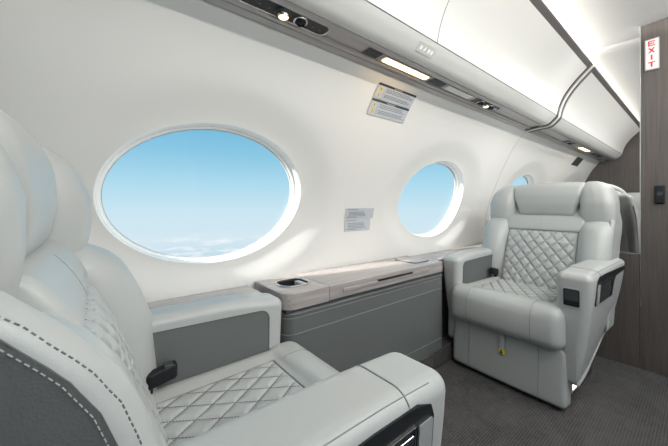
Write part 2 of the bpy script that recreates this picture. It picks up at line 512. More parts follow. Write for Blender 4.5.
place(prism(rrect(.893, 1.21, .783, .823, .006), lambda a, b, d: (a, b, ZP-d), .004).build('lamp_bezel', silver, smooth=False))
place(prism(rrect(.905, 1.195, .788, .817, .006), lambda a, b, d: (a, b, ZP-.003-d), .004).build('strip_lamp', warm, smooth=False))
place(box(1.225, 1.345, .779, .825, ZP-.0015, ZP+.003, .0005).build('grille_plate', psu_m))
grille(place, 1.23, 1.34)
place(prism(rrect(1.36, 1.60, .782, .822, .004), lambda a, b, d: (a, b, ZP-d), .005).build('blank_lens', lens_m, smooth=False))
p = lampset(place, 1.64, 1.93, (1.775,), (1.715, 1.84), nm='lamp_recess')
place(lathe(1.90, .80, ZP-.003, [(.010, 0), (.010, .003), (.006, .005)], 16).build('indicator_lens', lens_m), p)

root, place = psu(2.695, 5.28, 'short grey metallic service panel beyond the bin joint, above the right seat')
lampset(place, 3.36, 3.62, (), (3.49,))
place(prism(rrect(3.75, 4.30, .776, .826, .01), lambda a, b, d: (a, b, ZP-d), .004).build('lamp_bezel', silver, smooth=False))
place(prism(rrect(3.88, 4.22, .784, .820, .01), lambda a, b, d: (a, b, ZP-.003-d), .004).build('strip_lamp', warm, smooth=False))
lampset(place, 4.45, 4.85, (), (4.64,))

# ------------------------------------------------------------------ placards
def wall_frame(x, z):
    """a point on the wall at x, z and the in-plane axes"""
    dy = (W(z+.01)-W(z-.01))/.02
    up = Vector((0, dy, 1)).normalized(); n = Vector((0, -1, dy)).normalized()
    return Vector((x, W(z), z)), up, n
def placard_big():
    """two hazard placards, one over the other"""
    for k, (z1, z0, lab) in enumerate(((1.452, 1.395, 'grey caution placard with yellow triangles, upper of the pair below the strip lamp'),
                                      (1.392, 1.332, 'grey caution placard with yellow triangles, lower of the pair below the strip lamp'))):
        xa, xb = .990, 1.258
        c, up, n = wall_frame((xa+xb)/2, (z0+z1)/2)
        h = (z1-z0)*1.22
        def f(a, b, d, o=0): return tuple(c+Vector((a, 0, 0))+up*b+n*(.004+o+d))
        w = (xb-xa)/2
        root = prism(rrect(-w, w, -h/2, h/2, .002), lambda a, b, d: f(a, b, d), .001).build('caution_placard', label_m, smooth=False)
        tag(root, lab, 'placard', 'caution placards high on the window wall')
        prism(rrect(-w, w, h/2-.010, h/2, .001), lambda a, b, d: f(a, b, d, .001), .0006).build('header_bar', ink, root, smooth=False)
        hx = M()
        for i in range(7):
            q = prism([(-.03+i*.0085, h/2-.0075), (-.0245+i*.0085, h/2-.0075), (-.0245+i*.0085, h/2-.0025), (-.03+i*.0085, h/2-.0025)], lambda a, b, d: f(a, b, d, .0016), .0003)
            hx.add(q.v, q.f)
        hx.build('header_lettering', label_m, root, smooth=False)
        prism([(-w+.050, -h/2+.006), (-w+.0512, -h/2+.006), (-w+.0512, h/2-.014), (-w+.050, h/2-.014)], lambda a, b, d: f(a, b, d, .001), .0004).build('divider_line', ink2, root, smooth=False)
        for j, (cy, s) in enumerate(((h/2-.024, .012), (-h/2+.019, .0115))):
            q = prism([(-w+.025-s, cy-s*.75), (-w+.025+s, cy-s*.75), (-w+.025, cy+s)], lambda a, b, d: f(a, b, d, .001), .0006)
            tri = q.build('warning_triangle', yellow, root, smooth=False)
            prism([(-w+.0235, cy-s*.5), (-w+.0265, cy-s*.5), (-w+.0262, cy+s*.45), (-w+.0238, cy+s*.45)], lambda a, b, d: f(a, b, d, .0018), .0003).build('exclamation_mark', ink, tri, smooth=False)
        tx = M(); rnd = random.Random(5+k)
        for i in range(7):
            y = h/2-.0165-i*(h-.024)/7.2
            if i == 3: continue
            x = -w+.06; end = w-.01-rnd.random()*.045
            while x < end:
                L = .006+rnd.random()*.014
                q = prism([(x, y-.0034), (min(end, x+L), y-.0034), (min(end, x+L), y), (x, y)], lambda a, b, d: f(a, b, d, .001), .0004); tx.add(q.v, q.f)
                x += L+.0028
        tx.build('printed_lines', ink2, root, smooth=False)
placard_big()
def placard_small():
    specs = ((1.025, 1.232, .888, .832, 'grey instruction placard between the windows, upper and wider of the two'),
             (1.028, 1.215, .829, .766, 'grey instruction placard between the windows, lower and narrower of the two'))
    for k, (xa, xb, z1, z0, lab) in enumerate(specs):
        c, up, n = wall_frame((xa+xb)/2, (z0+z1)/2)
        h = (z1-z0)*1.02; w = (xb-xa)/2
        def f(a, b, d, o=0): return tuple(c+Vector((a, 0, 0))+up*b+n*(.0025+o+d))
        root = prism(rrect(-w, w, -h/2, h/2, .002), lambda a, b, d: f(a, b, d), .001).build('instruction_placard', label_m, smooth=False)
        tag(root, lab, 'placard', 'instruction placards between the windows')
        tx = M(); rnd = random.Random(15+k)
        for i in range(7):
            y = h/2-.005-i*(h-.008)/7
            if i == 1: continue
            x = -w+(.012 if i in (0, 6) else .022); end = x+(.07 if i in (0, 6) else .11+rnd.random()*.03)
            while x < end:
                L = .005+rnd.random()*.012
                q = prism([(x, y-.0034), (min(end, x+L), y-.0034), (min(end, x+L), y), (x, y)], lambda a, b, d: f(a, b, d, .001), .0004); tx.add(q.v, q.f)
                x += L+.0025
        tx.build('printed_lines', ink2, root, smooth=False)
placard_small()
# little louvred grille on the sidewall of the next section
c, up, n = wall_frame(4.42, 1.405)
gm = M()
for i in range(8):
    q = prism([(-.125+i*.032, -.05), (-.108+i*.032, -.05), (-.108+i*.032, .05), (-.125+i*.032, .05)], lambda a, b, d: tuple(c+Vector((a, 0, 0))+up*b+n*(.002+d)), .006); gm.add(q.v, q.f)
gr = prism([(-.135, -.058), (.135, -.058), (.135, .058), (-.135, .058)], lambda a, b, d: tuple(c+Vector((a, 0, 0))+up*b+n*(d)), .002).build('air_grille', label_m, smooth=False)
gm.build('louvre', graph, gr, smooth=False)
tag(gr, 'small dark louvred air grille on the sidewall above the right seat', 'air grille')

# exit sign and switch on the tall wood panel
es = box(2.3455, 2.355, .153, .207, 1.633, 1.800, .002).build('exit_sign', silver); tag(es, 'small vertical white EXIT sign with red letters on the wood panel', 'sign')
box(2.3435, 2.346, .157, .203, 1.638, 1.795, .001).build('sign_face', white_m, es)
GL = {'E': [((0, 0), (.22, 0), (.22, 1), (0, 1)), ((.2, 0), (1, 0), (1, .2), (.2, .2)), ((.2, .4), (.85, .4), (.85, .6), (.2, .6)), ((.2, .8), (1, .8), (1, 1), (.2, 1))],
      'X': [((0, 0), (.26, 0), (1, 1), (.74, 1)), ((.74, 0), (1, 0), (.26, 1), (0, 1))],
      'I': [((.38, 0), (.62, 0), (.62, 1), (.38, 1))],
      'T': [((.38, 0), (.62, 0), (.62, .8), (.38, .8)), ((0, .8), (1, .8), (1, 1), (0, 1))]}
for i, ch in enumerate('EXIT'):
    m = M(); zb = 1.761-i*.0375
    for pl in GL[ch]:
        q = prism([(a, b) for a, b in pl], lambda a, b, d: (2.3434-d, .194-a*.027, zb+b*.027), .0008); m.add(q.v, q.f)
    m.build('letter', red_m, es, smooth=False)
sp = box(2.343, 2.355, .132, .170, .912, 1.008, .006, 3).build('wall_switch', blackp); tag(sp, 'black oval switch plate on the tall wood panel', 'switch')
lathe_m = M()
V = []; 
for d in (0, .002):
    for j in range(20):
        a = 2*PI*j/20; V.append((2.3432-d, .151+.011*cos(a), .965+.011*sin(a)))
lathe_m.add(V, [(j, (j+1) % 20, 20+(j+1) % 20, 20+j) for j in range(20)]+[tuple(range(20)), tuple(range(20, 40))])
lathe_m.build('round_button', graph, sp)

# ------------------------------------------------------------------ window ledge and side console
def ledge(x0, x1, lab):
    root = box(x0, x1, 1.0, 1.186, .548, .578, .005, 3).build('window_ledge', wood_x); tag(root, lab, 'ledge', 'wood ledges under the windows')
    box(x0+.002, x1-.002, 1.012, 1.18, .097, .5475, .003).build('lower_panel', dark_leather, root)
    box(x0+.25, x0+.252, .999, 1.17, .5775, .579, .0005, 1).build('joint_line', dark_strip, root)
    return root
ledge(-1.7, .500, 'grey wood ledge under the big window, behind the near seat')
ledge(1.572, 2.60, 'grey wood ledge running behind the far arm of the right seat')

cx0, cx1, cy0, cy1 = .530, 1.546, .932, 1.184
RC = .05
def cpoly(e):
    return [(cx1-e, cy1), (cx0+e, cy1)]+[(cx0+e+RC-RC*sin(a), cy0+e+RC-RC*cos(a)) for a in [PI/2*(1-i/10) for i in range(11)]]+[(cx1-e, cy0+e)]
con = prism(cpoly(.005), lambda a, b, d: (a, b, .097+d), .418).build('side_console', dark_leather, angle=35)
tag(con, 'low charcoal leather side console with grey wood top between the two seats', 'console')
# top slab with rounded corners, cup holder cut near the left end
def slab(poly, hole, z0, z1, edge=.006):
    """polygon with one hole of equal vertex count, bevelled upper edge"""
    k = len(poly); m = M()
    cxx = sum(p[0] for p in poly)/k; cyy = sum(p[1] for p in poly)/k
    def ins(P, e):
        out = []
        n = len(P)
        for i in range(n):
            a = Vector(P[i-1]); b = Vector(P[(i+1) % n]); d = (b-a)
            d = d.normalized() if d.length > 1e-9 else Vector((1, 0)); out.append((P[i][0]-d.y*e, P[i][1]+d.x*e))
        return out
    rows = [[(x, y, z0) for x, y in poly], [(x, y, z1-edge) for x, y in poly]]
    for t in (30, 60, 90):
        e = edge*(1-cos(math.radians(t))); h = z1-edge+edge*sin(math.radians(t)); rows.append([(x, y, h) for x, y in ins(poly, e)])
    rows.append([(x, y, z1) for x, y in ins(hole, -.003)])
    rows.append([(x, y, z1-.003) for x, y in hole])
    rows.append([(x, y, z0) for x, y in hole])
    V = [p for r in rows for p in r]; F = []
    for i in range(len(rows)-1):
        for j in range(k): F.append((i*k+j, i*k+(j+1) % k, (i+1)*k+(j+1) % k, (i+1)*k+j))
    i = len(rows)-1
    for j in range(k): F.append((i*k+j, i*k+(j+1) % k, (j+1) % k, j))
    m.add(V, F); return m
def resample(P, n, start):
    P = [Vector(p) for p in P]; P.append(P[0]); L = [0]
    for a, b in zip(P, P[1:]): L.append(L[-1]+(b-a).length)
    out = []
    for i in range(n):
        s = L[-1]*i/n
        for j in range(len(P)-1):
            if L[j] <= s <= L[j+1]+1e-9:
                out.append(P[j].lerp(P[j+1], (s-L[j])/max(1e-9, L[j+1]-L[j]))); break
    c = sum(out, Vector((0, 0)))/n
    k = min(range(n), key=lambda i: (out[i]-Vector(start)).length)
    return [tuple(p) for p in out[k:]+out[:k]]
# left end block with the cup holder and the main top
n_ = 144
def radial(P, c, n):
    """resample closed polygon by equal angles about c"""
    out = []
    Q = [Vector(p)-Vector(c) for p in P]; N = len(Q)
    for i in range(n):
        a = 2*PI*i/n; d = Vector((cos(a), sin(a))); best = None
        for j in range(N):
            p, q = Q[j], Q[(j+1) % N]; e = q-p
            den = d.x*e.y-d.y*e.x
            if abs(den) < 1e-12: continue
            t = (p.x*e.y-p.y*e.x)/den; s = (p.x*d.y-p.y*d.x)/den
            if t > 0 and -1e-6 <= s <= 1+1e-6: best = t if best is None else max(best, t)
        out.append((c[0]+d.x*best, c[1]+d.y*best))
    return out
cupc = (.640, 1.062)
endb = [(.730, cy1), (cx0, cy1)]+[(cx0+RC-RC*sin(a), cy0+RC-RC*cos(a)) for a in [PI/2*(1-i/10) for i in range(11)]]+[(.730, cy0)]
cup = rrect(.577, .703, 1.005, 1.118, .045)
slab(radial(endb, cupc, n_), radial(cup, cupc, n_), .527, .587, .005).build('cup_holder_block', wood_x, con, angle=28)
# cup well
m = M()
V = []; F = []; rr = radial(cup, cupc, n_)
for d, s in ((.584, .985), (.50, .94), (.495, .88)):
    V += [(cupc[0]+(x-cupc[0])*s, cupc[1]+(y-cupc[1])*s, d) for x, y in rr]
for i in range(2):
    for j in range(n_): F.append((i*n_+j, i*n_+(j+1) % n_, (i+1)*n_+(j+1) % n_, (i+1)*n_+j))
F.append(tuple(range(2*n_, 3*n_)))
M().add(V, F).build('cup_well', blackp, con)
tube([(x, y, .5885) for x, y in radial(cup, cupc, n_)], .0035, 8, True).build('cup_ring', chrome, con)
box(.665, .690, 1.03, 1.09, .50, .586, .003).build('cup_insert', silver, con)
box(.731, 1.535, cy0, cy1, .527, .587, .005, 3).build('table_lid', wood_x, con)
box(1.5355, cx1, cy0, cy1, .527, .585, .004, 3).build('end_cap', wood_x, con)
# recessed dark slit, finger slot and lower rail on the front of the top
box(cx0+.012, cx1-.004, cy0+.008, cy1-.01, .514, .528, .001).build('shadow_gap', graph, con)
box(.80, 1.40, cy0-.005, cy0+.01, .548, .566, .003).build('pull_rail', wood_x, con)
box(1.005, 1.26, cy0-.007, cy0+.0, .560, .5685, .001).build('finger_slot', blackp, con)
prism(rrect(1.36, 1.50, .985, 1.135, .02), lambda a, b, d: (a, b, .5872+d), .0022).build('table_hatch', graph, con, smooth=False)
prism(rrect(1.364, 1.496, .989, 1.131, .018), lambda a, b, d: (a, b, .5892+d), .0012).build('hatch_face', wood_x, con, smooth=False)
tube([(x, y, .508) for x, y in cpoly(.004)[2:]], .004, 8).build('piping', dark_leather, con)
dashes([(x, y, .494) for x, y in cpoly(.0045)[2:]], .0011).build('stitching', thread, con)
tube([(x, y, .435) for x, y in cpoly(.0045)[2:]], .0016, 6).build('upper_seam', leather_seam, con)
tube([(x, y, .155) for x, y in cpoly(.0045)[2:]], .0016, 6).build('lower_seam', leather_seam, con)

# ------------------------------------------------------------------ seats
XB = [(.35, .14), (.42, .115), (.55, .070), (.69, .020), (.81, -.045), (.92, -.105), (1.04, -.170)]
def xb(z): return lerp_tab(XB, z)
LW = [(.40, .110), (.46, .114), (.62, .100), (.70, .072), (.76, .044), (.80, .016), (.84, -.02)]
UW = [(.76, -.040), (.80, -.028), (.86, -.018), (.92, -.018), (.98, -.040), (1.03, -.080), (1.07, -.12)]
def quilt(u, v, du, dv, amp):
    a = u/du+v/dv; b = u/du-v/dv
    t = min(abs(sin(PI*a)), abs(sin(PI*b)))
    return amp*(1-(1-t)**2.4)
def quilt_lines(u0, u1, v0, v1, du, dv, fn, r=.0008):
    """stitches lying in the valleys of the diamonds"""
    m = M()
    for sg in (1, -1):
        K = int((u1-u0)/du+(v1-v0)/dv)+3
        for k in range(-K, K+1):
            # u/du + sg*v/dv = k
            pts = []
            n = 60
            for i in range(n+1):
                v = v0+(v1-v0)*i/n; u = du*(k-sg*v/dv)
                if u0 <= u <= u1: pts.append(fn(u, v))
            if len(pts) > 2:
                d = dashes(pts, r, .0042, .0026); m.add(d.v, d.f)
    return m

def snap(pts, o, d, off=.0006):
    """points pushed along d onto the surface of o"""
    bv = BVHTree.FromPolygons([v.co for v in o.data.vertices], [p.vertices for p in o.data.polygons])
    out = []; d = Vector(d).normalized()
    for p in pts:
        h = bv.ray_cast(Vector(p)-d*.25, d)
        if h[0] is not None: out.append(h[0]-d*off)
    return out
def seat(loc, rz, a, label, k=0, dark=False):
    """a: which local side (+1/-1 in y) is the aisle side"""
    R_ = empty('cabin_seat', loc, rz); tag(R_, label, 'seat', 'pale leather cabin seats')
    # pedestal
    ped = box(.00, .41, -.245, .245, 0, .17, .02, 3).build('pedestal', graph, R_)
    lx = .325
    fr = rbox((.040, .004, .034), .003, (lx, a*.2475, .066), n=(0, 0, 0), k=2).build('lamp_frame', silver, ped)
    rbox((.028, .003, .022), .002, (lx, a*.2510, .068), n=(0, 0, 0), k=2).build('floor_lamp', floor_lamp, ped)
    # leg rest
    def f(x, y, z):
        t = (z+.123)/.246
        if x > 0: x += .006*(1-(y/.27)**2)
        return (x-.012*(t-.5), y, z)
    lr = rbox((.04, .270, .130), .024, (.462, 0, .145), n=(1, 10, 6), fn=f).build('leg_rest', leather, R_)
    for yy in (-.165, .165):
        tube(snap([(.5, yy, .035+.01*i) for i in range(25)], lr, (-1, 0, 0)), .0010, 5).build('seam', leather_seam, lr)
    st = rbox((.0035, .012, .052), .002, (.5165, .010, .238), n=(0, 0, 2), k=2).build('pull_strap', leather, lr)
    tg = rbox((.003, .014, .0135), .003, (.518, .010, .178), n=(0, 0, 0), k=2).build('life_vest_tag', tagy, lr)
    tg['label'] = 'yellow tag with dark pictogram'
    mm = M()
    for q in (rbox((.0006, .003, .003), .0005, (.5215, .010, .1855), n=(0, 0, 0), k=1), rbox((.0006, .006, .0055), .0005, (.5215, .010, .175), n=(0, 0, 0), k=1)): mm.add(q.v, q.f)
    mm.build('vest_pictogram', ink, tg)
    # seat cushion
    QX0, QX1, QY = .10, .425, .178
    def ctop(x, y):
        """height added above z=.435"""
        side = sm((abs(y)-QY)/.02); fro = sm((x-QX1)/.03)
        return max(side*.014*(1-sm((abs(y)-.21)/.06)*.6), fro*.020)
    def f(x, y, z):
        X = x+.275
        if z > 0:
            z += ctop(X, y)*min(1, z/.06)
            z += .010*(X-.1)
        if x > .18:
            x += .018*(1-(z/.09)**2)*(1-(y/.30)**2)
        return (x, y, z)
    cu = rbox((.275, .265, .085), .05, (.275, 0, .350), n=(22, 26, 3), k=6, fn=f).build('seat_cushion', leather, R_, angle=80)
    DU, DV = .088, .058
    def qz(x, y, puff=True):
        e = min(1, min(QY-abs(y), x-QX0+.02, QX1-x)/.012); e = max(0, e)
        return .4345+.010*(x-.1)+.004+(quilt(x, y, DU, DV, .0062) if puff else 0)*e-.006*(1-e)
    V = []; F = []; nx, ny = 110, 110
    for i in range(nx+1):
        for j in range(ny+1):
            x = QX0+(QX1-QX0)*i/nx; y = -QY+2*QY*j/ny; V.append((x, y, qz(x, y)))
    for i in range(nx):
        for j in range(ny): F.append((i*(ny+1)+j, (i+1)*(ny+1)+j, (i+1)*(ny+1)+j+1, i*(ny+1)+j+1))
    qp = M().add(V, F).build('quilted_panel', leather, cu, angle=80)
    quilt_lines(QX0+.01, QX1-.006, -QY+.006, QY-.006, DU, DV, lambda u, v: (u, v, qz(u, v, False)+.0022), .0009).build('quilt_stitching', dark_thread, cu)
    # cushion border seams
    P = [(QX0, -QY, 0), (QX1, -QY, 0), (QX1, QY, 0), (QX0, QY, 0)]
    pts = [(QX0+(QX1-QX0)*i/12, -QY) for i in range(13)]+[(QX1, -QY+2*QY*i/12) for i in range(1, 13)]+[(QX1-(QX1-QX0)*i/12, QY) for i in range(1, 13)]
    tube(snap([(x, y, .44) for x, y in pts], cu, (0, 0, -1), -.001), .0024, 6).build('cushion_seam', leather_seam, cu)
    for sg in (-1, 1):
        c0 = Vector((.44, sg*.150, .37)); pts = []
        bv = BVHTree.FromPolygons([v.co for v in cu.data.vertices], [p.vertices for p in cu.data.polygons])
        for i in range(24):
            t = math.radians(88-150*i/23); d = Vector((cos(t), 0, sin(t))); h = bv.ray_cast(c0+d*.3, -d)
            if h[0] is not None: pts.append(h[0]+d*.0004)
        tube(pts, .0011, 5).build('front_seam', leather_seam, cu)
    # back core
    BW = .325
    def kk(s): return k if s == a else k*.62
    def f(x, y, z):
        Z = z+.70
        w = 1-.06*sm((Z-.85)/.2)
        return (x+xb(Z)-.095, y*w, z)
    core = rbox((.085, .30, .300), .05, (0, 0, .70), n=(2, 8, 10), fn=f).build('backrest', leather, R_, angle=80)
    # quilted back panel
    BQ, Z0, Z1 = .180, .43, .752
    DVB, DZB = .060, .066
    def bx(z, y, puff=True):
        e = max(0, min(1, min(BQ-abs(y), z-Z0, Z1-z)/.012))
        return xb(z)+.002+.012*(1-(y/BQ)**2)*0+(quilt(y, z, DVB, DZB, .010) if puff else 0)*e-.008*(1-e)
    V = []; F = []; n1, n2 = 100, 100
    for i in range(n1+1):
        for j in range(n2+1):
            z = Z0+(Z1-Z0)*i/n1; y = -BQ+2*BQ*j/n2; V.append((bx(z, y), y, z))
    for i in range(n1):
        for j in range(n2): F.append((i*(n2+1)+j, (i+1)*(n2+1)+j, (i+1)*(n2+1)+j+1, i*(n2+1)+j+1))
    M().add(V, F).build('quilted_panel', leather, core, angle=80)
    quilt_lines(-BQ+.006, BQ-.006, Z0+.006, Z1-.006, DVB, DZB, lambda u, v: (bx(v, u, False)+.0018, u, v), .0011).build('quilt_stitching', dark_thread, core)
    tube([(xb(Z1)+.0035, -BQ+2*BQ*i/10, Z1+.001) for i in range(11)], .0014, 5).build('panel_seam', leather_seam, core)
    # band between the quilted panel and the head rest
    def f(x, y, z):
        Z = z+.795
        return (x+xb(Z)-.028+(.010*(1-(z/.05)**2) if x > 0 else 0), y, z)
    bd = rbox((.035, .205, .048), .018, (0, 0, .795), n=(1, 8, 4), fn=f).build('shoulder_band', leather, core, angle=80)
    tube(snap([(0, 0, .756+.004*i) for i in range(20)], bd, (-1, 0, 0)), .0007, 5).build('center_seam', thread, core)
    # head rest
    def f(x, y, z):
        Z = z+.925; t = (z+.105)/.21
        w = .77+.23*sm(t*1.05)
        X = x+lerp_tab([(.80, -.070), (.85, -.060), (.90, -.055), (.96, -.060), (1.0, -.075), (1.05, -.115)], Z)-.05
        if x > 0: X += .012*(1-(y/.19)**2)*(1-(z/.105)**2)
        return (X, y*w, z+.006*(1-(y/.19)**2)*(1 if z > 0 else 0))
    rbox((.05, .192, .104), .030, (0, 0, .932), n=(2, 12, 8), k=5, fn=f).build('headrest', leather, R_, angle=80)
    # side bolsters and head wings
    for s in (-1, 1):
        def f(x, y, z):
            Z = z+.612
            X = x+lerp_tab(LW, Z)-.11+kk(s)*s*.258
            if x > 0:
                e = 1-((y-0.0)/.075)**2; X += .004*e
                if y*s < 0: X -= .028*(abs(y)/.075)
            return (X, y, z)
        b = rbox((.11, .074, .212), .055, (0, s*.252, .612), n=(3, 4, 12), k=6, fn=f).build('side_bolster', leather, R_, angle=80)
        def f(x, y, z):
            Z = z+.900
            X = x+lerp_tab(UW, Z)-.085+kk(s)*s*.245
            if y*s < 0 and x > 0: X -= .022*(abs(y)/.08)
            w = 1.0
            yy = y
            if Z > .90: yy = y-s*.060*((Z-.90)/.14)**2*(.25+.75*sm((y*s+.072)/.144))
            if y*s < 0 and Z < .86: yy = y-s*.03*0
            return (X, yy, z)
        hwy = .072 if dark else .079
        hw = rbox((.085, hwy, .140), .050, (0, s*(.168+hwy), .900), n=(3, 5, 9), k=6, fn=f).build('head_wing', leather, R_, angle=80)
        # armrest
        out = s == a
        ht = .068 if out else .055           # half thickness
        yc = s*(.290 if out else .291)
        TOP = .634 if out else .622
        DIP = .008 if out else .022
        def f(x, y, z):
            X = x+.205; Z = z+.36
            zb = .125+(.15*sm((.50-X)/.62) if X < .50 else 0)
            t = (TOP-Z)/(TOP-.098)
            Z2 = TOP-(TOP-zb)*t
            yy = y
            if y*s > 0: yy = y-s*.060*max(0, t)**1.6
            else: yy = y+s*.012*max(0, t)
            X2 = X-.012*t if X > .3 else X
            # top dips a little to the front
            if t < .3: Z2 -= DIP*sm((X-.30)/.22)*(1-t/.3)
            return (X2-.211, yy, Z2-.36)
        arm = rbox((.300, ht, .262), .035 if out else .032, (.205, yc, .36), n=(14, 3, 12), k=6, fn=f).build('arm', leather, R_, angle=80)
        if out:
            ys = yc+s*ht
            # cap seams
            bv = BVHTree.FromPolygons([v.co for v in arm.data.vertices], [p.vertices for p in arm.data.polygons])
            pts = []
            for i in range(30):
                t = math.radians(178-178*i/29) if s > 0 else math.radians(2+178*i/29)
                t = math.radians(175-205*i/29); d = Vector((0, s*cos(t), sin(t))); c0 = Vector((.375, yc, .56)); h = bv.ray_cast(c0+d*.3, -d)
                if h[0] is not None: pts.append(h[0]+d*.0002)
            tube(pts, .0016, 6).build('cap_seam', leather_seam, arm)
            pts = []
            for i in range(40):
                x = -.06+.50*i/39; d = Vector((0, s*.80, .60)).normalized(); c0 = Vector((x, yc+s*(ht-.035), TOP-.035-DIP*sm((x-.30)/.22))); h = bv.ray_cast(c0+d*.3, -d)
                if h[0] is not None: pts.append(h[0]+d*.0002)
            tube(pts, .0010, 5).build('edge_seam', leather_seam, arm)
            # dark inlay below the cap and the switch bank
            P = [(-.06, .592), (.10, .596), (.30, .600), (.395, .598), (.428, .586), (.437, .565), (.437, .478), (.16, .478), (.14, .545), (.11, .565), (-.06, .572)]
            def yo(z): return yc+s*(ht-.060*max(0, (TOP-z)/(TOP-.098))**1.6)
            inl = prism(P, lambda u, v, d: (u, yo(v)-s*.002+s*d, v), .004).build('control_recess', blackp, arm, smooth=False)
            prism(rrect(.394, .430, .482, .566, .003), lambda u, v, d: (u, yo(v)+s*(.002+d), v), .003).build('recess_panel', silver, inl, smooth=False)
            tube([(u, yo(v)+s*.003, v) for u, v in ((.386, .482), (.386, .569), (.17, .569))], .0014, 5).build('recess_bezel', chrome, inl)
            for q in range(3):
                u0 = .330-q*.055
                prism(rrect(u0, u0+.050, .482, .560, .003), lambda u, v, d: (u, yo(v)+s*(.002+d), v), .003).build('button', button, inl, smooth=False)
                tube([(u, yo(v)+s*.0055, v) for u, v in ((u0+.003, .560), (u0+.047, .560))], .0009, 5).build('button_edge', chrome, inl)
            # small screen on the arm's front
            def xf(z): t = (TOP-z)/(TOP-.098); return .499-.012*t+.0005
            zc_, yc_ = .511, yc-s*.004
            sb = prism(rrect(-.033, .033, -.041, .041, .009), lambda u, v, d: (xf(zc_+v)+d-.003, yc_+u, zc_+v), .006).build('screen_bezel', silver, arm, smooth=False)
            prism(rrect(-.028, .028, -.036, .036, .006), lambda u, v, d: (xf(zc_+v)+d+.0026, yc_+u, zc_+v), .0012).build('control_screen', blackp, sb, smooth=False)
            prism(rrect(-.024, .024, -.012, .032, .003), lambda u, v, d: (xf(zc_+v)+d+.0038, yc_+u, zc_+v), .0006).build('display', graph, sb, smooth=False)
        else:
            yi = yc-s*ht
            P = [(-.06, .30), (.44, .30), (.44, .525)]+[(.44-.030+.030*cos(t), .545+.030*sin(t)) for t in [PI/2*i/6 for i in range(7)]]+[(-.06, .590)]
            def yi_(z): return yc-s*ht+s*.012*max(0, (TOP-z)/(TOP-.098))
            ip = prism(P, lambda u, v, d: (u, yi_(v)-s*d+s*.001, v), .003).build('inner_panel', dark_leather, arm, smooth=False)
            tube([(u, yi_(v)-s*.0015, v) for u, v in P[1:]], .002, 6).build('panel_piping', shell_leather, ip)
    # belt buckle on the wall side
    bz = rbox((.034, .014, .019), .007, (.135, -a*.208, .487), n=(2, 1, 1), k=3, fn=lambda x, y, z: (x, y, z+.18*x)).build('belt_buckle', blackp, R_)
    rbox((.010, .012, .003), .002, (.150, -a*.208, .508), n=(0, 0, 0), k=2).build('release_tab', graph, bz)
    rbox((.022, .006, .03), .004, (.095, -a*.212, .450), n=(0, 0, 0), k=2).build('belt_strap', blackp, bz)
    # outer back shell with stitched edges; its side cheeks reach further forward than its middle
    FX = [(.30, .10), (.50, .075), (.60, .062), (.66, .056), (.71, .046), (.75, .032), (.784, .012), (.825, -.024), (.856, -.060), (.885, -.105), (.92, -.175)]
    def fx(z): return lerp_tab(FX, min(z, .92))
    def f(x, y, z):
        Z = z+.62
        X = x+xb(Z)-.070
        if x > 0:
            X += (fx(Z)-xb(Z)-.045)*(x/.115)
            X -= .10*(x/.115)*(1-sm((abs(y)-.285)/.035))*(1-sm((Z-.86)/.06))
        w = 1-(.05 if dark else .14)*sm((Z-.78)/.2)
        return (X, y*w, z)
    hw_ = .347 if dark else .328
    sh = rbox((.115, hw_, .350), .030, (0, 0, .62), n=(6, 44, 14), k=6, fn=f).build('back_shell', leather, R_, angle=80)
    s = a
    def yw(z): return hw_*(1-.05*sm((z-.80)/.2))
    zs = [.33+.015*i for i in range(42)]
    zs = [z for z in zs if z <= .905]
    dashes(snap([(fx(z)-.013, s*(hw_+.01), z) for z in zs], sh, (0, -s, 0)), .0007, .0036, .0024).build('edge_stitching', dark_thread, sh)
    if dark:
        front = [(fx(z)-.026, z) for z in zs if z <= .90]
        back = [(xb(z)-.165, z) for z in reversed(zs) if z <= .90]
        sp_ = prism(front+back, lambda u, v, d: (u, s*(yw(v)-.0015+d), v), .003).build('side_panel', shell_leather, sh, smooth=False)
        sp_['label'] = 'dark slate leather side panel'
        dashes([(fx(z)-.031, s*(yw(z)+.002), z) for z in zs if z <= .895], .0006, .0036, .0024).build('panel_stitching', thread, sp_)
    return R_

def copy_tree(o, parent=None):
    c = o.copy(); COL.objects.link(c)
    if parent: c.parent = parent
    for ch in list(o.children): copy_tree(ch, c)
    return c
near = seat((0, .637, 0), 0, -1, 'pale leather seat nearest the camera, cut off at the left, facing the far seat', k=.12, dark=True)
right = seat((2.10, .622, 0), PI+math.radians(-2.5), 1, 'whole pale leather seat at right facing the camera beside the wood panel')
bb = copy_tree(near); bb.location = (2.80, .61, 0); bb['label'] = 'pale leather seat behind the right seat, standing back to back with it'
for ch in bb.children:
    for c2 in ch.children:
        if c2.name.startswith('side_panel'):
            c2.material_slots[0].link = 'OBJECT'; c2.material_slots[0].material = leather; del c2['label']
fr = copy_tree(right); fr.location = (4.75, .52, 0); fr['label'] = 'distant pale leather seat glimpsed between the right seat and the tall wood panel'

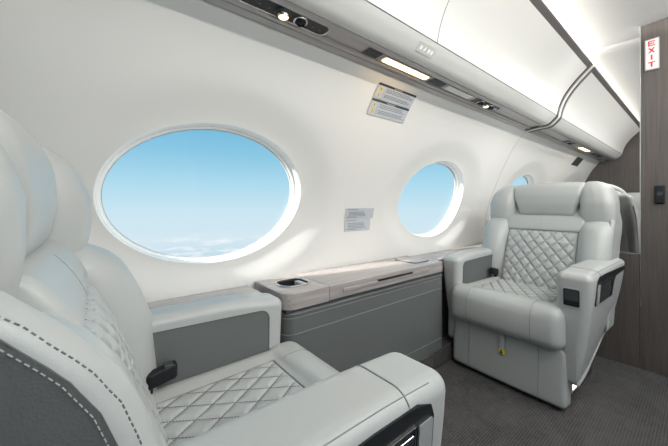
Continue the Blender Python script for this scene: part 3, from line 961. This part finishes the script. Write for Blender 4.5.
# ------------------------------------------------------------------ lights
def area(name, loc, rot, sx, sy, power, col=(1, 1, 1)):
    l = bpy.data.lights.new(name, 'AREA'); l.shape = 'RECTANGLE'; l.size = sx; l.size_y = sy; l.energy = power; l.color = col
    o = bpy.data.objects.new(name, l); COL.objects.link(o); o.location = loc; o.rotation_euler = rot; return o
for s in (1, -1):
    area('cove_lamp', (2.55, s*.640, 1.868), (-s*math.radians(105), 0, 0), 5.4, .026, 47, (1, .965, .91))
area('aisle_fill_light', (1.7, -.30, 1.865), (0, 0, 0), 1.8, .30, 9, (1, .98, .95))  # added overhead fill, out of view, no fixture modelled for it
area('aisle_fill_light', (3.5, .05, 1.83), (0, 0, 0), 2.1, .3, 12, (1, .98, .95))  # added fill hidden by the tall panel, brightens the seats beyond
area('window_wall_fill', (1.7, -.80, 1.36), (math.radians(82), 0, 0), 3.6, .10, 14, (1, .98, .95))  # added off-camera fill aimed across the cabin to brighten the window wall

area('strip_lamp_glow', (1.05, .803, 1.482), (math.radians(8), 0, 0), .27, .024, .3, (1, .66, .32))
sun = bpy.data.lights.new('sun', 'SUN'); sun.energy = 9; sun.angle = math.radians(2); sun.color = (1, .97, .9)
so = bpy.data.objects.new('sun', sun); COL.objects.link(so)
so.rotation_euler = Vector((.80, -.10, -.52)).to_track_quat('-Z', 'Y').to_euler()

# ------------------------------------------------------------------ world: high sky with cloud deck below
w = bpy.data.worlds.new('sky'); SC.world = w; w.use_nodes = True; nt = w.node_tree; L = nt.links
for n in list(nt.nodes): nt.nodes.remove(n)
out = nt.nodes.new('ShaderNodeOutputWorld'); bg = nt.nodes.new('ShaderNodeBackground'); L.new(bg.outputs[0], out.inputs[0])
tc = nt.nodes.new('ShaderNodeTexCoord'); sx = nt.nodes.new('ShaderNodeSeparateXYZ'); L.new(tc.outputs['Generated'], sx.inputs[0])
mr = nt.nodes.new('ShaderNodeMapRange'); mr.inputs['From Min'].default_value = -.25; mr.inputs['From Max'].default_value = .35
L.new(sx.outputs['Z'], mr.inputs['Value'])
cr = nt.nodes.new('ShaderNodeValToRGB'); L.new(mr.outputs[0], cr.inputs['Fac'])
def el(z): return (z+.25)/.60
stops = [(-.25, (.40, .58, .70)), (-.17, (.50, .67, .77)), (-.11, (.62, .76, .83)), (-.03, (.57, .75, .84)), (.06, (.40, .67, .81)), (.15, (.25, .55, .74)), (.25, (.16, .46, .68)), (.35, (.12, .40, .62))]
e = cr.color_ramp.elements
e[0].position = el(stops[0][0]); e[0].color = (*stops[0][1], 1); e[1].position = 1; e[1].color = (*stops[-1][1], 1)
for z, c in stops[1:-1]:
    q = e.new(el(z)); q.color = (*c, 1)
mp = nt.nodes.new('ShaderNodeMapping'); mp.inputs['Scale'].default_value = (5, 5, 26); L.new(tc.outputs['Generated'], mp.inputs['Vector'])
nz = nt.nodes.new('ShaderNodeTexNoise'); nz.inputs['Scale'].default_value = 2.3; nz.inputs['Detail'].default_value = 9; nz.inputs['Roughness'].default_value = .62; L.new(mp.outputs[0], nz.inputs['Vector'])
cl = nt.nodes.new('ShaderNodeMapRange'); cl.inputs['From Min'].default_value = .46; cl.inputs['From Max'].default_value = .64; L.new(nz.outputs['Fac'], cl.inputs['Value'])
band = nt.nodes.new('ShaderNodeMapRange'); band.interpolation_type = 'SMOOTHSTEP'; band.inputs['From Min'].default_value = -.085; band.inputs['From Max'].default_value = -.125; L.new(sx.outputs['Z'], band.inputs['Value'])
mu = nt.nodes.new('ShaderNodeMath'); mu.operation = 'MULTIPLY'; L.new(cl.outputs[0], mu.inputs[0]); L.new(band.outputs[0], mu.inputs[1])
mu2 = nt.nodes.new('ShaderNodeMath'); mu2.operation = 'MULTIPLY'; mu2.inputs[1].default_value = .95; L.new(mu.outputs[0], mu2.inputs[0])
mx = nt.nodes.new('ShaderNodeMix'); mx.data_type = 'RGBA'; L.new(mu2.outputs[0], mx.inputs[0]); L.new(cr.outputs[0], mx.inputs[6]); mx.inputs[7].default_value = (.85, .88, .92, 1)
L.new(mx.outputs[2], bg.inputs[0]); bg.inputs[1].default_value = 1.0

# ------------------------------------------------------------------ camera
F_PX = 300.; T = 371/F_PX; al = math.atan(T)
cam = bpy.data.cameras.new('camera'); co = bpy.data.objects.new('camera', cam); COL.objects.link(co)
cam.sensor_width = 36; cam.lens = 36*F_PX/668; cam.clip_start = .02
cam.shift_y = -(223-204)/668
co.location = (0, 0, .91)
fw = Vector((cos(al), sin(al), 0))
co.rotation_euler = fw.to_track_quat('-Z', 'Y').to_euler()
SC.camera = co
SC.view_settings.view_transform = 'Standard'; SC.view_settings.look = 'None'; SC.view_settings.gamma = 1; SC.view_settings.use_curve_mapping = False
SC.view_settings.exposure = 0.12
SC.cycles.max_bounces = 12; SC.cycles.diffuse_bounces = 8; SC.cycles.transparent_max_bounces = 12
SC.cycles.use_denoising = True
SC.cycles.sample_clamp_indirect = 6
